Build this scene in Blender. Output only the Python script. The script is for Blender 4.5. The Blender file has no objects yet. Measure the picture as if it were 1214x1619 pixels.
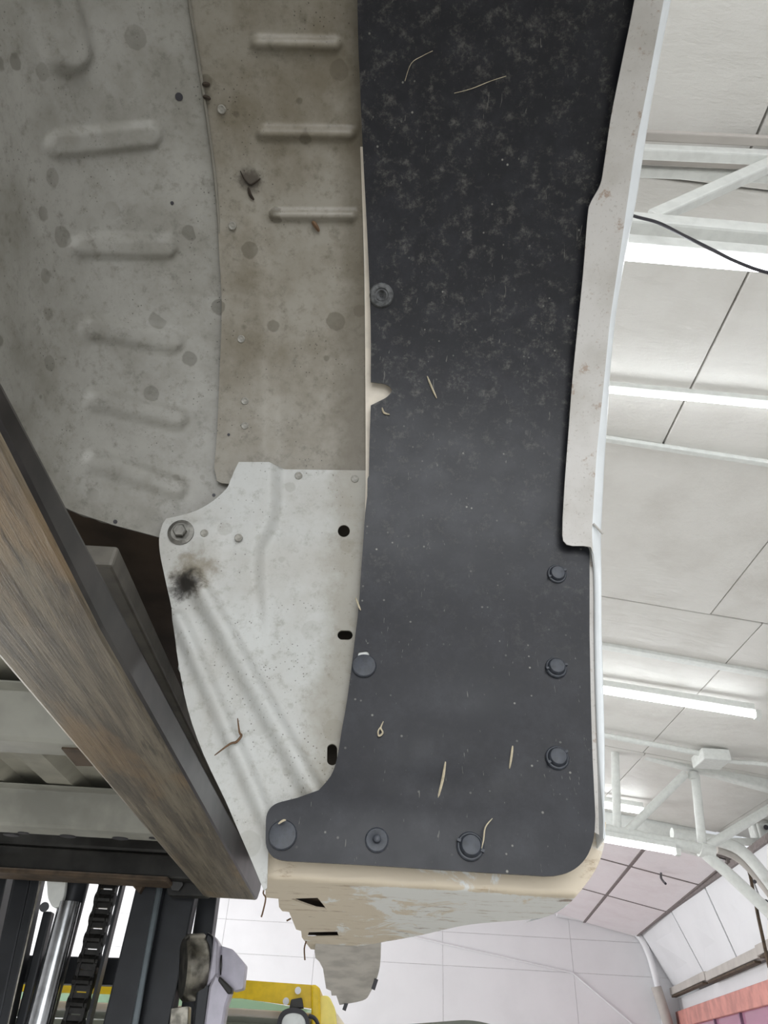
import bpy, bmesh, math, random
import numpy as np
from mathutils import Vector, Matrix
from mathutils.geometry import delaunay_2d_cdt
random.seed(4); np.random.seed(4)
SC = bpy.context.scene
COL = SC.collection

# ------------------------------------------------------------------ camera
FPX, IW, IH = 1123.0, 1214.0, 1619.0
PITCH, ROLL = math.radians(38.0), math.radians(3.3)
sP, cP, sR, cR = math.sin(PITCH), math.cos(PITCH), math.sin(ROLL), math.cos(ROLL)
Fv = np.array([0, cP, sP]); U0 = np.array([0, -sP, cP]); Xv = np.array([1.0, 0, 0])
Rv = Xv*cR + U0*sR
Uv = U0*cR - Xv*sR
cam_d = bpy.data.cameras.new('camera'); cam = bpy.data.objects.new('camera', cam_d); COL.objects.link(cam)
cam_d.sensor_fit = 'VERTICAL'; cam_d.sensor_height = 24.0; cam_d.sensor_width = 24.0*IW/IH
cam_d.lens = 24.0*FPX/IH; cam_d.clip_start = 0.02; cam_d.clip_end = 200
cam.matrix_world = Matrix(((Rv[0], Uv[0], -Fv[0], 0), (Rv[1], Uv[1], -Fv[1], 0), (Rv[2], Uv[2], -Fv[2], 0), (0, 0, 0, 1)))
SC.camera = cam
FLOOR_Z = -1.65           # the camera is held 1.65 m above the floor; the origin is at the camera

# ------------------------------------------------------------------ world, lights, exposure
W = bpy.data.worlds.new('daylight'); SC.world = W; W.use_nodes = True
bg = W.node_tree.nodes['Background']; bg.inputs[0].default_value = (0.93, 0.97, 1.0, 1); bg.inputs[1].default_value = 1.15
SC.view_settings.view_transform = 'Standard'; SC.view_settings.look = 'None'
SC.view_settings.exposure = -0.12; SC.view_settings.gamma = 1.0; SC.view_settings.use_curve_mapping = False
LAMP_STRENGTH = 11.0

def area(name, loc, rot, sx, sy, power, color=(1, 1, 1)):
    l = bpy.data.lights.new(name, 'AREA'); l.shape = 'RECTANGLE'; l.size = sx; l.size_y = sy; l.energy = power; l.color = color
    o = bpy.data.objects.new(name, l); COL.objects.link(o); o.location = loc; o.rotation_euler = rot; return o
# daylight through the open workshop doors behind the camera
area('open_door_daylight', (0.6, -4.3, 0.0), (math.radians(90), 0, 0), 4.0, 2.8, 135, (0.96, 0.98, 1.0))
# unseen fill light added left of the frame to brighten the far bay
area('far_bay_fill', (-7.7, 9.2, 0.0), (0, math.radians(-90), 0), 3.0, 4.6, 520, (0.97, 0.98, 1.0))

for x_, y_ in ((-2.6, 2.1), (-2.8, 5.2), (-5.6, 2.1), (-5.6, 5.2), (1.2, -2.2), (-2.2, -2.2), (-3.0, 9.2), (-6.0, 9.2)):   # the hall's other tube lights, out of frame
    area('hall_tube_light', (x_, y_, 2.30-.134*x_ if y_ < 7 else 2.2-.2*x_-.25), (0, 0, 0), 2.4, .06, 42, (.95, .98, 1.0))

# ------------------------------------------------------------------ helpers: rays and points
def ray(px, py):
    u = np.asarray(px, float) - IW/2; v = np.asarray(py, float) - IH/2
    return Fv*FPX + u[..., None]*Rv - v[..., None]*Uv
def at_y(px, py, y):
    d = ray(px, py); return d*(y/d[..., 1:2])
def at_z(px, py, z):
    d = ray(px, py); return d*(z/d[..., 2:3])
def at_plane(px, py, n, c):                    # n . p = c
    d = ray(px, py); return d*(c/(d @ np.asarray(n, float)))[..., None]
def V(a): return Vector([float(x) for x in a])

ACY, ACZ, AR = 0.22, 0.38, 0.56                # wheel-arch barrel: centre and radius, vertical below its centre
def march(px, py, g, smax=1.9):
    d = ray(px, py); d = d/np.linalg.norm(d, axis=-1, keepdims=True)
    n = 260; lo = np.zeros(d.shape[:-1]); hi = np.full(d.shape[:-1], smax); found = np.zeros(d.shape[:-1], bool)
    for k in range(1, n+1):
        s = smax*k/n; val = g(d*s) > 0
        new = val & ~found
        hi[new] = s; lo[new] = smax*(k-1)/n; found |= val
    for _ in range(30):
        m = (lo+hi)/2; val = g(d*m[..., None]) > 0
        hi = np.where(val, m, hi); lo = np.where(val, lo, m)
    return d*hi[..., None]
def rho(p): return np.where(p[..., 2] > ACZ, np.hypot(p[..., 1]-ACY, p[..., 2]-ACZ), p[..., 1]-ACY)
def s_arch(off): return lambda px, py: march(px, py, lambda p: rho(p) - (AR-off))
XL, RC = 0.40, 0.19
def s_drum(px, py):
    def g(p):
        qx = rho(p) - AR + RC; qy = -p[..., 0] - XL + RC
        return np.minimum(np.maximum(qx, qy), 0) + np.hypot(np.maximum(qx, 0), np.maximum(qy, 0)) - RC
    return march(px, py, g)

def frame_at(surf, px, py, e=3.0):
    P = surf(np.array([px, px+e, px-e, px, px], float), np.array([py, py, py, py+e, py-e], float))
    n = np.cross(P[1]-P[2], P[3]-P[4]); n /= np.linalg.norm(n)
    if n @ P[0] > 0: n = -n
    t = P[1]-P[2]; t -= n*(t @ n); t /= np.linalg.norm(t)
    b = np.cross(n, t)
    return Matrix(((t[0], b[0], n[0], P[0][0]), (t[1], b[1], n[1], P[0][1]), (t[2], b[2], n[2], P[0][2]), (0, 0, 0, 1)))

# ------------------------------------------------------------------ helpers: objects
def link(name, me, parent=None, mw=None):
    o = bpy.data.objects.new(name, me); COL.objects.link(o)
    if parent is not None:
        o.parent = parent; o.matrix_parent_inverse = WM(parent).inverted()
    if mw is not None: o.matrix_basis = mw
    return o
def WM(o):
    m = o.matrix_parent_inverse @ o.matrix_basis
    return WM(o.parent) @ m if o.parent else o.matrix_basis.copy()
def thing(name, label, cat, loc=(0, 0, 0), group=None):
    o = bpy.data.objects.new(name, None); COL.objects.link(o); o.location = loc; o.empty_display_size = 0.05
    return tag(o, label, cat, group)
def tag(o, label=None, cat=None, group=None, kind=None):
    if label: o['label'] = label
    if cat: o['category'] = cat
    if group: o['group'] = group
    if kind: o['kind'] = kind
    return o
def mesh(name, verts, faces, mat, smooth=False):
    me = bpy.data.meshes.new(name); me.from_pydata([tuple(float(c) for c in v) for v in verts], [], faces); me.update()
    if mat is not None: me.materials.append(mat)
    if smooth:
        for p in me.polygons: p.use_smooth = True
    return me
class MB:
    def __init__(s): s.v = []; s.f = []
    def add(s, v, f):
        n = len(s.v); s.v += [tuple(float(c) for c in p) for p in v]; s.f += [tuple(i+n for i in q) for q in f]; return s
    def prism(s, pts, vec):                     # polygon extruded along vec
        pts = [np.asarray(p, float) for p in pts]; vec = np.asarray(vec, float); n = len(pts)
        f = [tuple(range(n))[::-1], tuple(range(n, 2*n))] + [(i, (i+1) % n, n+(i+1) % n, n+i) for i in range(n)]
        return s.add(pts+[p+vec for p in pts], f)
    def box(s, lo, hi):
        x0, y0, z0 = lo; x1, y1, z1 = hi
        return s.prism([(x0, y0, z0), (x1, y0, z0), (x1, y1, z0), (x0, y1, z0)], (0, 0, z1-z0))
    def bar(s, a, b, w, h, up=(0, 0, 1)):       # rectangular bar from a to b
        a = V(a); b = V(b); d = (b-a).normalized(); x = d.cross(Vector(up)).normalized(); z = x.cross(d)
        pts = [a+x*sx*w/2+z*sz*h/2 for sx, sz in ((-1, -1), (1, -1), (1, 1), (-1, 1))]
        return s.prism(pts, b-a)
    def tube(s, pts, r, n=12, cap=True):
        pts = [V(p) for p in pts]; rs = r if isinstance(r, (list, tuple)) else [r]*len(pts)
        ref = Vector((0, 0, 1)); d0 = (pts[1]-pts[0]).normalized()
        if abs(d0.dot(ref)) > .95: ref = Vector((1, 0, 0))
        vs = []; x = None
        for i, p in enumerate(pts):
            d = (pts[min(i+1, len(pts)-1)]-pts[max(i-1, 0)]).normalized()
            x = d.cross(ref).normalized() if x is None else (x - d*x.dot(d)).normalized()
            y = d.cross(x)
            vs += [p + (x*math.cos(2*math.pi*k/n)+y*math.sin(2*math.pi*k/n))*rs[i] for k in range(n)]
        fs = [(i*n+k, i*n+(k+1) % n, (i+1)*n+(k+1) % n, (i+1)*n+k) for i in range(len(pts)-1) for k in range(n)]
        if cap: fs += [tuple(range(n))[::-1], tuple((len(pts)-1)*n+k for k in range(n))]
        return s.add(vs, fs)
    def lathe(s, prof, n=24, axis='z'):          # prof = [(r, z)]
        vs = []
        for r, z in prof:
            for k in range(n):
                a = 2*math.pi*k/n; p = (r*math.cos(a), r*math.sin(a), z)
                vs.append(p if axis == 'z' else (p[2], p[0], p[1]))
        m = len(prof)
        fs = [(i*n+k, i*n+(k+1) % n, (i+1)*n+(k+1) % n, (i+1)*n+k) for i in range(m-1) for k in range(n)]
        fs += [tuple(range(n))[::-1], tuple((m-1)*n+k for k in range(n))]
        return s.add(vs, fs)
    def me(s, name, mat, smooth=False):
        m = mesh(name, s.v, s.f, mat, smooth)
        b = bmesh.new(); b.from_mesh(m); bmesh.ops.recalc_face_normals(b, faces=b.faces); b.to_mesh(m); b.free(); return m
    def build(s, name, mat, parent=None, smooth=False, bevel=0, mw=None):
        o = link(name, s.me(name, mat, smooth), parent, mw)
        if bevel:
            md = o.modifiers.new('b', 'BEVEL'); md.width = bevel; md.segments = 2; md.limit_method = 'ANGLE'
        if smooth:
            auto_smooth(o.data)
        return o
def auto_smooth(me, ang=40):
    b = bmesh.new(); b.from_mesh(me); b.edges.ensure_lookup_table()
    for e in b.edges:
        if len(e.link_faces) == 2 and e.calc_face_angle(0) > math.radians(ang): e.smooth = False
    b.to_mesh(me); b.free()

def fillet(poly, r, n=5):                        # r: default radius or dict index->radius
    out = []; m = len(poly)
    for i, p in enumerate(poly):
        rr = r.get(i, 0) if isinstance(r, dict) else r
        p = np.array(p, float); a = np.array(poly[i-1], float); b = np.array(poly[(i+1) % m], float)
        if rr <= 0: out.append(tuple(p)); continue
        la, lb = np.linalg.norm(a-p), np.linalg.norm(b-p); k = min(rr, la*.48, lb*.48)
        q0 = p+(a-p)/la*k; q1 = p+(b-p)/lb*k
        for t in np.linspace(0, 1, n): out.append(tuple((1-t)**2*q0+2*t*(1-t)*p+t*t*q1))
    return out
def smooth_line(pts, n=6):                       # Catmull-Rom through points
    P = [np.array(p, float) for p in pts]; out = []
    for i in range(len(P)-1):
        p0 = P[max(i-1, 0)]; p1 = P[i]; p2 = P[i+1]; p3 = P[min(i+2, len(P)-1)]
        for k in range(n):
            t = k/n
            out.append(.5*((2*p1)+(-p0+p2)*t+(2*p0-5*p1+4*p2-p3)*t*t+(-p0+3*p1-3*p2+p3)*t**3))
    out.append(P[-1]); return [tuple(p) for p in out]
def inside(P, poly):
    x, y = P[:, 0], P[:, 1]; r = np.zeros(len(P), bool); m = len(poly)
    for i in range(m):
        x0, y0 = poly[i]; x1, y1 = poly[(i+1) % m]
        if y0 == y1: continue
        c = ((y0 > y) != (y1 > y)) & (x < (x1-x0)*(y-y0)/(y1-y0)+x0); r ^= c
    return r
def densify(poly, step):
    out = []
    for i, a in enumerate(poly):
        b = poly[(i+1) % len(poly)]; k = max(1, int(math.hypot(b[0]-a[0], b[1]-a[1])/step))
        out += [(a[0]+(b[0]-a[0])*j/k, a[1]+(b[1]-a[1])*j/k) for j in range(k)]
    return out
def sheet(name, poly, surf, mat, parent, step=8, disp=None, holes=(), thick=0.0025, coarse=45):
    """sheet metal / plastic panel: an outline laid on a curved surface, pressed with beads, solidified"""
    poly = densify(poly, step*1.5)
    xs = [p[0] for p in poly]; ys = [p[1] for p in poly]
    gx, gy = np.meshgrid(np.arange(min(xs), max(xs), step), np.arange(min(ys), max(ys), step))
    G = np.stack([gx.ravel(), gy.ravel()], 1)
    far = (G[:, 0] < -30) | (G[:, 1] < -30) | (G[:, 0] > 1244) | (G[:, 1] > 1649)
    ix = np.round((G-G.min(0))/step).astype(int); m = max(1, coarse//step)
    G = G[~far | ((ix[:, 0] % m == 0) & (ix[:, 1] % m == 0))]
    G = G[inside(G, poly)]
    hl = [densify(h, step*.7) for h in holes]
    bnd = np.array(poly + [q for h in hl for q in h])
    keep = np.ones(len(G), bool)
    for q in bnd: keep &= ((G-q)**2).sum(1) > (step*.55)**2
    for h in hl: keep &= ~inside(G, h)
    G = G[keep]
    pts = np.concatenate([bnd, G]); edges = []; n0 = 0
    for L in [poly]+hl:
        edges += [(n0+i, n0+(i+1) % len(L)) for i in range(len(L))]; n0 += len(L)
    r = delaunay_2d_cdt([Vector(p) for p in pts], edges, [], 0, 1e-4)
    P = np.array([tuple(v) for v in r[0]]); T = np.array([f for f in r[2]])
    c = P[T].mean(1); ok = inside(c, poly)
    for h in hl: ok &= ~inside(c, h)
    T = T[ok]
    used = np.unique(T); mp = -np.ones(len(P), int); mp[used] = np.arange(len(used)); P = P[used]; T = mp[T]
    S = surf(P[:, 0], P[:, 1])
    if disp is not None:
        e = 2.0
        a = surf(P[:, 0]+e, P[:, 1])-surf(P[:, 0]-e, P[:, 1]); b = surf(P[:, 0], P[:, 1]+e)-surf(P[:, 0], P[:, 1]-e)
        n = np.cross(a, b); n /= np.linalg.norm(n, axis=1, keepdims=True); n *= -np.sign((n*S).sum(1, keepdims=True))
        S = S + n*disp(P[:, 0], P[:, 1])[:, None]
    v0, v1, v2 = S[T[:, 0]], S[T[:, 1]], S[T[:, 2]]
    nn = np.cross(v1-v0, v2-v0); flip = (nn*v0).sum(1) > 0
    T[flip] = T[flip][:, ::-1]
    o = link(name, mesh(name, S, [tuple(int(i) for i in t) for t in T], mat, True), parent)
    cnt = {}
    for t in T:
        for i in range(3):
            k = (min(t[i], t[i-1]), max(t[i], t[i-1])); cnt[k] = cnt.get(k, 0)+1
    for e in o.data.edges:                       # crisp rim
        a_, b_ = e.vertices; e.use_edge_sharp = cnt.get((min(a_, b_), max(a_, b_)), 0) == 1
    if thick:
        md = o.modifiers.new('s', 'SOLIDIFY'); md.thickness = thick; md.offset = -1; md.use_even_offset = False
    return o
def sst(a, b, x):
    t = np.clip((x-a)/(b-a), 0, 1); return t*t*(3-2*t)
def seg_d(px, py, a, b):
    ax, ay = a; bx, by = b; L = (bx-ax)**2+(by-ay)**2
    t = np.clip(((px-ax)*(bx-ax)+(py-ay)*(by-ay))/L, 0, 1)
    return np.hypot(px-ax-t*(bx-ax), py-ay-t*(by-ay)), t
def bead(px, py, a, b, hw, h, edge=12):
    d, t = seg_d(px, py, a, b); return h*(1-sst(hw-edge, hw, d))

# ------------------------------------------------------------------ materials
def lin(c): return tuple(((x/255)/12.92 if x/255 <= .04045 else ((x/255+.055)/1.055)**2.4) for x in c)+(1,)
class NT:
    def __init__(s, name):
        s.m = bpy.data.materials.new(name); s.m.use_nodes = True; s.t = s.m.node_tree; s.n = s.t.nodes; s.b = s.n['Principled BSDF']
        s.co = s.n.new('ShaderNodeTexCoord').outputs['Object']
    def l(s, a, b): s.t.links.new(a, b)
    def noise(s, scale, detail=4, rough=.55, vec=None, stretch=None, dist=0):
        n = s.n.new('ShaderNodeTexNoise'); n.inputs['Scale'].default_value = scale; n.inputs['Detail'].default_value = detail
        n.inputs['Roughness'].default_value = rough; n.inputs['Distortion'].default_value = dist
        c = vec or s.co
        if stretch:
            mp = s.n.new('ShaderNodeMapping'); mp.inputs['Scale'].default_value = stretch; s.l(c, mp.inputs[0]); c = mp.outputs[0]
        s.l(c, n.inputs['Vector']); return n.outputs['Fac']
    def vor(s, scale, stretch=None, feature='F1'):
        n = s.n.new('ShaderNodeTexVoronoi'); n.inputs['Scale'].default_value = scale; n.feature = feature
        c = s.co
        if stretch:
            mp = s.n.new('ShaderNodeMapping'); mp.inputs['Scale'].default_value = stretch; s.l(c, mp.inputs[0]); c = mp.outputs[0]
        s.l(c, n.inputs['Vector']); return n.outputs['Distance'], n.outputs['Color']
    def ramp(s, fac, lo, hi, inv=False):
        n = s.n.new('ShaderNodeMapRange'); n.interpolation_type = 'SMOOTHSTEP'
        n.inputs[1].default_value = lo; n.inputs[2].default_value = hi; n.inputs[3].default_value = 1.0 if inv else 0.0; n.inputs[4].default_value = 0.0 if inv else 1.0
        s.l(fac, n.inputs[0]); return n.outputs[0]
    def math(s, op, a, b):
        n = s.n.new('ShaderNodeMath'); n.operation = op
        for i, x in enumerate((a, b)):
            if isinstance(x, (int, float)): n.inputs[i].default_value = x
            else: s.l(x, n.inputs[i])
        return n.outputs[0]
    def mix(s, fac, a, b):
        n = s.n.new('ShaderNodeMix'); n.data_type = 'RGBA'
        for i, x in ((0, fac), (6, a), (7, b)):
            if isinstance(x, (int, float)): n.inputs[i].default_value = x
            elif isinstance(x, tuple): n.inputs[i].default_value = x
            else: s.l(x, n.inputs[i])
        return n.outputs[2]
    def xyz(s):
        n = s.n.new('ShaderNodeSeparateXYZ'); s.l(s.co, n.inputs[0]); return n.outputs
    def bump(s, h, strength=.2, dist=.002):
        n = s.n.new('ShaderNodeBump'); n.inputs['Strength'].default_value = strength; n.inputs['Distance'].default_value = dist
        s.l(h, n.inputs['Height']); s.l(n.outputs[0], s.b.inputs['Normal'])
    def done(s, col, rough=.5, metal=0, spec=.5):
        if isinstance(col, tuple): s.b.inputs['Base Color'].default_value = col
        else: s.l(col, s.b.inputs['Base Color'])
        if isinstance(rough, (int, float)): s.b.inputs['Roughness'].default_value = rough
        else: s.l(rough, s.b.inputs['Roughness'])
        s.b.inputs['Metallic'].default_value = metal; s.b.inputs['Specular IOR Level'].default_value = spec; return s.m
def plain(name, c, rough=.5, metal=0, var=.06, scale=30, spec=.5):
    t = NT(name); d = tuple(x*(1-var*3) for x in lin(c)[:3])+(1,)
    col = t.mix(t.ramp(t.noise(scale), .35, .7), lin(c), d)
    return t.done(col, rough, metal, spec)
def sooty_spot(t, col, ctr, r, amount, c, sc=60):
    n = t.n.new('ShaderNodeVectorMath'); n.operation = 'DISTANCE'; t.l(t.co, n.inputs[0]); n.inputs[1].default_value = tuple(float(x) for x in ctr)
    d = t.math('ADD', n.outputs['Value'], t.math('MULTIPLY', t.math('SUBTRACT', t.noise(sc, 5, .7), .5), r*1.6))
    return t.mix(t.math('MULTIPLY', t.ramp(d, r*.25, r, inv=True), amount), col, c)

def panel_paint(name, base, dirt, dark, rough=.45, spotamt=.55, edge_x=None, spots=()):
    t = NT(name)
    col = t.mix(t.ramp(t.noise(9, 6, .65), .35, .72), base, dirt)
    col = t.mix(t.math('MULTIPLY', t.ramp(t.noise(70, 6, .75), .48, .75), .55), col, dark)
    vd, vc = t.vor(26)                                                   # dried round water spots
    sep = t.n.new('ShaderNodeSeparateColor'); t.l(vc, sep.inputs[0])
    sz = t.math('MULTIPLY', t.ramp(sep.outputs[0], .35, 1.0), .36)
    vdn = t.math('ADD', vd, t.math('MULTIPLY', t.math('SUBTRACT', t.noise(120, 3), .5), .12))
    sp = t.ramp(t.math('SUBTRACT', sz, vdn), 0.0, .05)
    col = t.mix(t.math('MULTIPLY', sp, t.math('MULTIPLY', t.ramp(t.noise(6, 2), .32, .55), spotamt)), col, dark)
    fd, fc = t.vor(240); sep2 = t.n.new('ShaderNodeSeparateColor'); t.l(fc, sep2.inputs[0])   # specks of grit
    gr = t.math('MULTIPLY', t.ramp(fd, .14, .24, inv=True), t.math('MULTIPLY', t.ramp(sep2.outputs[1], .7, .75), t.ramp(t.noise(14, 3), .45, .62)))
    col = t.mix(t.math('MULTIPLY', gr, .75), col, (dark[0]*.3, dark[1]*.28, dark[2]*.25, 1))
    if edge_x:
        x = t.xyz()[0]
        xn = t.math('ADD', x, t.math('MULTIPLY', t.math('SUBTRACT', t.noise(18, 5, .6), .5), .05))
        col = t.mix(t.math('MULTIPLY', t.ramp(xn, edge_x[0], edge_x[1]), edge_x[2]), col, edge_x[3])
    for ctr, r, am, c in spots: col = sooty_spot(t, col, ctr, r, am, c)
    t.bump(t.noise(160, 4), .08, .001)
    return t.done(col, t.math('ADD', .38, t.math('MULTIPLY', t.noise(20), .2)) if rough is None else rough)

S_CL = s_arch(.010); S_ST = s_arch(.005); S_LN = s_arch(.024)
stain = s_arch(.028)(np.array([293., 303., 300.]), np.array([922., 905., 950.]))
dirtclump = S_ST(np.array([395., 398.]), np.array([285., 308.]))
M_drum = panel_paint('paint_wheelhouse', lin((150, 148, 141)), lin((122, 119, 110)), lin((80, 76, 66)))
M_strip = panel_paint('paint_wheelhouse_strip', lin((146, 141, 130)), lin((114, 106, 90)), lin((80, 73, 58)), edge_x=(-.10, -.045, .65, lin((84, 76, 60))),
                      spots=[(dirtclump[0], .022, .8, lin((48, 38, 28)))])
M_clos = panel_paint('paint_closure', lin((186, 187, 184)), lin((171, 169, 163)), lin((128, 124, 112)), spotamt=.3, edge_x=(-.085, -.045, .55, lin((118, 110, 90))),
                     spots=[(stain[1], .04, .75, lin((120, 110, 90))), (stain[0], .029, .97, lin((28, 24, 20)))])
M_cream = plain('cream_primer', (232, 222, 206), .5)
def lip_paint():
    t = NT('paint_fender_lip')
    col = t.mix(t.ramp(t.noise(12, 5), .4, .75), lin((196, 193, 189)), lin((174, 170, 163)))
    n = t.noise(45, 7, .75)
    col = t.mix(t.math('MULTIPLY', t.ramp(n, .56, .66), .75), col, lin((150, 128, 110)))
    col = t.mix(t.math('MULTIPLY', t.ramp(t.noise(260, 4, .7), .58, .7), .4), col, lin((120, 110, 98)))
    return t.done(col, .45)
M_lip = lip_paint()
M_skin = plain('white_body_paint', (226, 230, 232), .25, var=.02)
def muddy_paint():
    t = NT('muddy_body_paint')
    a = t.noise(13, 7, .7, stretch=(1, .45, 1), dist=.8)
    x = t.xyz(); a2 = t.math('ADD', a, t.math('SUBTRACT', t.math('MULTIPLY', t.ramp(x[0], -.10, .10), .26), .15))
    a2 = t.math('SUBTRACT', a2, t.math('MULTIPLY', t.ramp(x[1], .80, .815, inv=True), .2))
    col = t.mix(t.ramp(a2, .46, .53), lin((214, 201, 180)), lin((230, 230, 227)))
    col = t.mix(t.math('MULTIPLY', t.ramp(t.noise(40, 7, .75, stretch=(.4, 1, 1)), .55, .68), .8), col, lin((160, 135, 104)))
    col = t.mix(t.math('MULTIPLY', t.ramp(t.noise(20, 5, .6), .64, .72), .8), col, lin((118, 88, 62)))
    t.bump(a, .3, .002)
    return t.done(col, .6)
M_mud = muddy_paint()
def liner_mat():
    t = NT('black_liner_plastic')
    col = t.mix(t.ramp(t.noise(22, 7, .75), .42, .7), lin((22, 23, 29)), lin((36, 37, 43)))
    z = t.xyz()[2]
    dust = t.math('MULTIPLY', t.ramp(t.noise(60, 7, .8), .5, .72), t.ramp(t.math('ADD', z, t.math('MULTIPLY', t.noise(5, 2), .4)), .45, 1.0))
    col = t.mix(t.math('MULTIPLY', dust, .75), col, lin((98, 96, 92)))
    vd, vc = t.vor(150); sep = t.n.new('ShaderNodeSeparateColor'); t.l(vc, sep.inputs[0])
    fl = t.math('MULTIPLY', t.ramp(vd, .10, .26, inv=True), t.math('MULTIPLY', t.ramp(sep.outputs[0], .9, .93), t.ramp(t.noise(9, 3), .45, .65)))
    col = t.mix(t.math('MULTIPLY', fl, .8), col, lin((150, 148, 140)))
    sc = t.noise(40, 3, .5, stretch=(6, 1, 1.3), dist=1.5)
    col = t.mix(t.math('MULTIPLY', t.ramp(sc, .70, .74), .5), col, lin((120, 118, 112)))
    t.bump(t.noise(300, 3), .12, .0006)
    return t.done(col, t.math('ADD', .26, t.math('MULTIPLY', t.noise(30, 4), .22)), 0, .38)
M_liner = liner_mat()
M_clip = plain('black_clip_plastic', (58, 62, 70), .42, var=.12, scale=160)
M_clipworn = plain('scuffed_clip_plastic', (96, 97, 98), .6, var=.2, scale=180)
def fork_mat():
    t = NT('scraped_rusty_steel')
    st = (7, .35, 7)
    a = t.noise(7, 6, .65, stretch=st)
    col = t.mix(t.ramp(a, .35, .66), lin((96, 89, 79)), lin((140, 130, 113)))
    col = t.mix(t.math('MULTIPLY', t.ramp(t.noise(4, 4, .6, stretch=(2.5, .9, 2.5)), .5, .68), .75), col, lin((144, 122, 94)))
    col = t.mix(t.math('MULTIPLY', t.ramp(t.noise(16, 6, .7, stretch=st), .6, .7), .55), col, lin((178, 166, 146)))
    col = t.mix(t.math('MULTIPLY', t.ramp(t.noise(12, 5, .7, stretch=(6, .5, 6)), .56, .7), .6), col, lin((46, 44, 40)))
    fine = t.noise(20, 5, .75, stretch=(16, .5, 16), dist=.4)
    col = t.mix(t.math('MULTIPLY', t.ramp(fine, .52, .66), .5), col, lin((52, 46, 40)))
    col = t.mix(t.math('MULTIPLY', t.ramp(fine, .34, .44, inv=True), .3), col, lin((176, 164, 142)))
    t.bump(fine, .4, .0015)
    return t.done(col, .5, .35)
M_fork = fork_mat()
M_forkside = plain('dark_mill_scale_steel', (66, 62, 60), .38, .35, var=.2, scale=14)
M_floorpan = plain('grey_underbody_paint', (164, 161, 148), .5, var=.08, scale=12)
M_rail = plain('grey_rail_primer', (104, 100, 92), .6, var=.12, scale=20)
M_sill = plain('grey_sill_paint', (158, 157, 148), .45, var=.1, scale=10)
M_rust = plain('rust_brown_steel', (92, 76, 60), .7, .2, var=.18, scale=25)
M_dark = plain('dark_cavity_steel', (66, 58, 48), .7, var=.15)
M_black = plain('black_mast_steel', (38, 40, 44), .38, .3, var=.1, scale=18)
M_grease = plain('greasy_carriage_steel', (52, 51, 49), .45, .3, var=.2, scale=14)
M_chrome = plain('piston_steel', (178, 180, 182), .22, 1.0, var=.1)
M_worn = plain('worn_roller_steel', (150, 146, 136), .35, .9, var=.2, scale=40)
M_lav = plain('glossy_grey_bracket_paint', (176, 172, 184), .3, .2, var=.05)
M_yellow = plain('yellow_forklift_paint', (228, 192, 24), .4, var=.06)
M_cream_y = plain('pale_yellow_plastic', (240, 224, 120), .4, var=.03)
M_white = plain('white_gloss_paint', (226, 228, 224), .4, var=.03)
M_ceil = None
def ceil_mat(name, c, d):
    t = NT(name)
    col = t.mix(t.ramp(t.noise(3, 5), .4, .8), lin(c), lin(d))
    t.bump(t.noise(11, 6, .65, stretch=(.6, 1.5, 1)), .8, .012)
    return t.done(col, .55)
M_ceil = ceil_mat('painted_ceiling_board', (226, 224, 219), (212, 209, 203))
M_pink = ceil_mat('pinkish_white_board', (243, 237, 239), (236, 228, 230))
M_wallw = plain('white_wall_board', (232, 232, 234), .5, var=.015, scale=2)
M_joint = plain('grey_joint', (150, 146, 142), .7)
M_wjoint = plain('pale_joint', (222, 221, 222), .7)
M_batten = plain('grey_brown_batten', (138, 128, 126), .6, var=.1)
M_ledge = plain('dusty_grey_ledge', (190, 184, 178), .7, var=.06, scale=4)
M_orange = plain('salmon_window_frame', (214, 148, 138), .5, var=.1, scale=6)
M_cable = plain('black_cable_rubber', (44, 42, 48), .5)
M_conc = plain('grey_concrete', (196, 194, 188), .6, var=.06, scale=3)
M_straw = plain('dry_straw', (196, 184, 158), .7, var=.12, scale=90)
M_leaf = plain('dead_leaf_brown', (104, 78, 54), .7, var=.1, scale=90)
M_soil = plain('dried_mud', (52, 42, 32), .9, var=.15, scale=120)
M_olive = plain('grey_green_paint', (104, 108, 98), .4, var=.04)
M_metal = plain('dull_zinc', (128, 126, 120), .45, .8, var=.15, scale=80)
def emit(name, c, s):
    t = NT(name); t.b.inputs['Emission Color'].default_value = c; t.b.inputs['Emission Strength'].default_value = s; return t.done((.9, .9, .9, 1), .4)
M_tube = emit('lit_tube', (0.93, 0.97, 1, 1), LAMP_STRENGTH)
def glass(name, c, alpha, rough=.05):
    t = NT(name); t.b.inputs['Transmission Weight'].default_value = alpha; t.b.inputs['IOR'].default_value = 1.45; return t.done(lin(c), rough)
M_green = glass('green_tinted_glass', (178, 214, 190), .55)
M_pinkglass = glass('pink_filmed_glass', (206, 150, 176), .35)
M_lens = plain('lamp_lens', (205, 208, 206), .2, var=.05)

# ------------------------------------------------------------------ setting: floor, roof, trusses, walls
def struct(o): o['kind'] = 'structure'; return o
struct(MB().box((-8, -4.5, FLOOR_Z-.1), (7, 14, FLOOR_Z)).build('floor', M_conc))

ROOF_SL, ROOF_C, ROOF_Y1 = .134, 2.50, 7.55
nR = (ROOF_SL, 0, 1)
def roof(px, py, c=ROOF_C): return at_plane(np.array(float(px)), np.array(float(py)), nR, c)
def rz(x, c=ROOF_C): return c - ROOF_SL*x
ceil = struct(MB().prism([(-8, -4.5, rz(-8)+.03), (6, -4.5, rz(6)+.03), (6, ROOF_Y1, rz(6)+.03), (-8, ROOF_Y1, rz(-8)+.03)], (0, 0, .1)).build('ceiling', M_joint))
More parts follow.
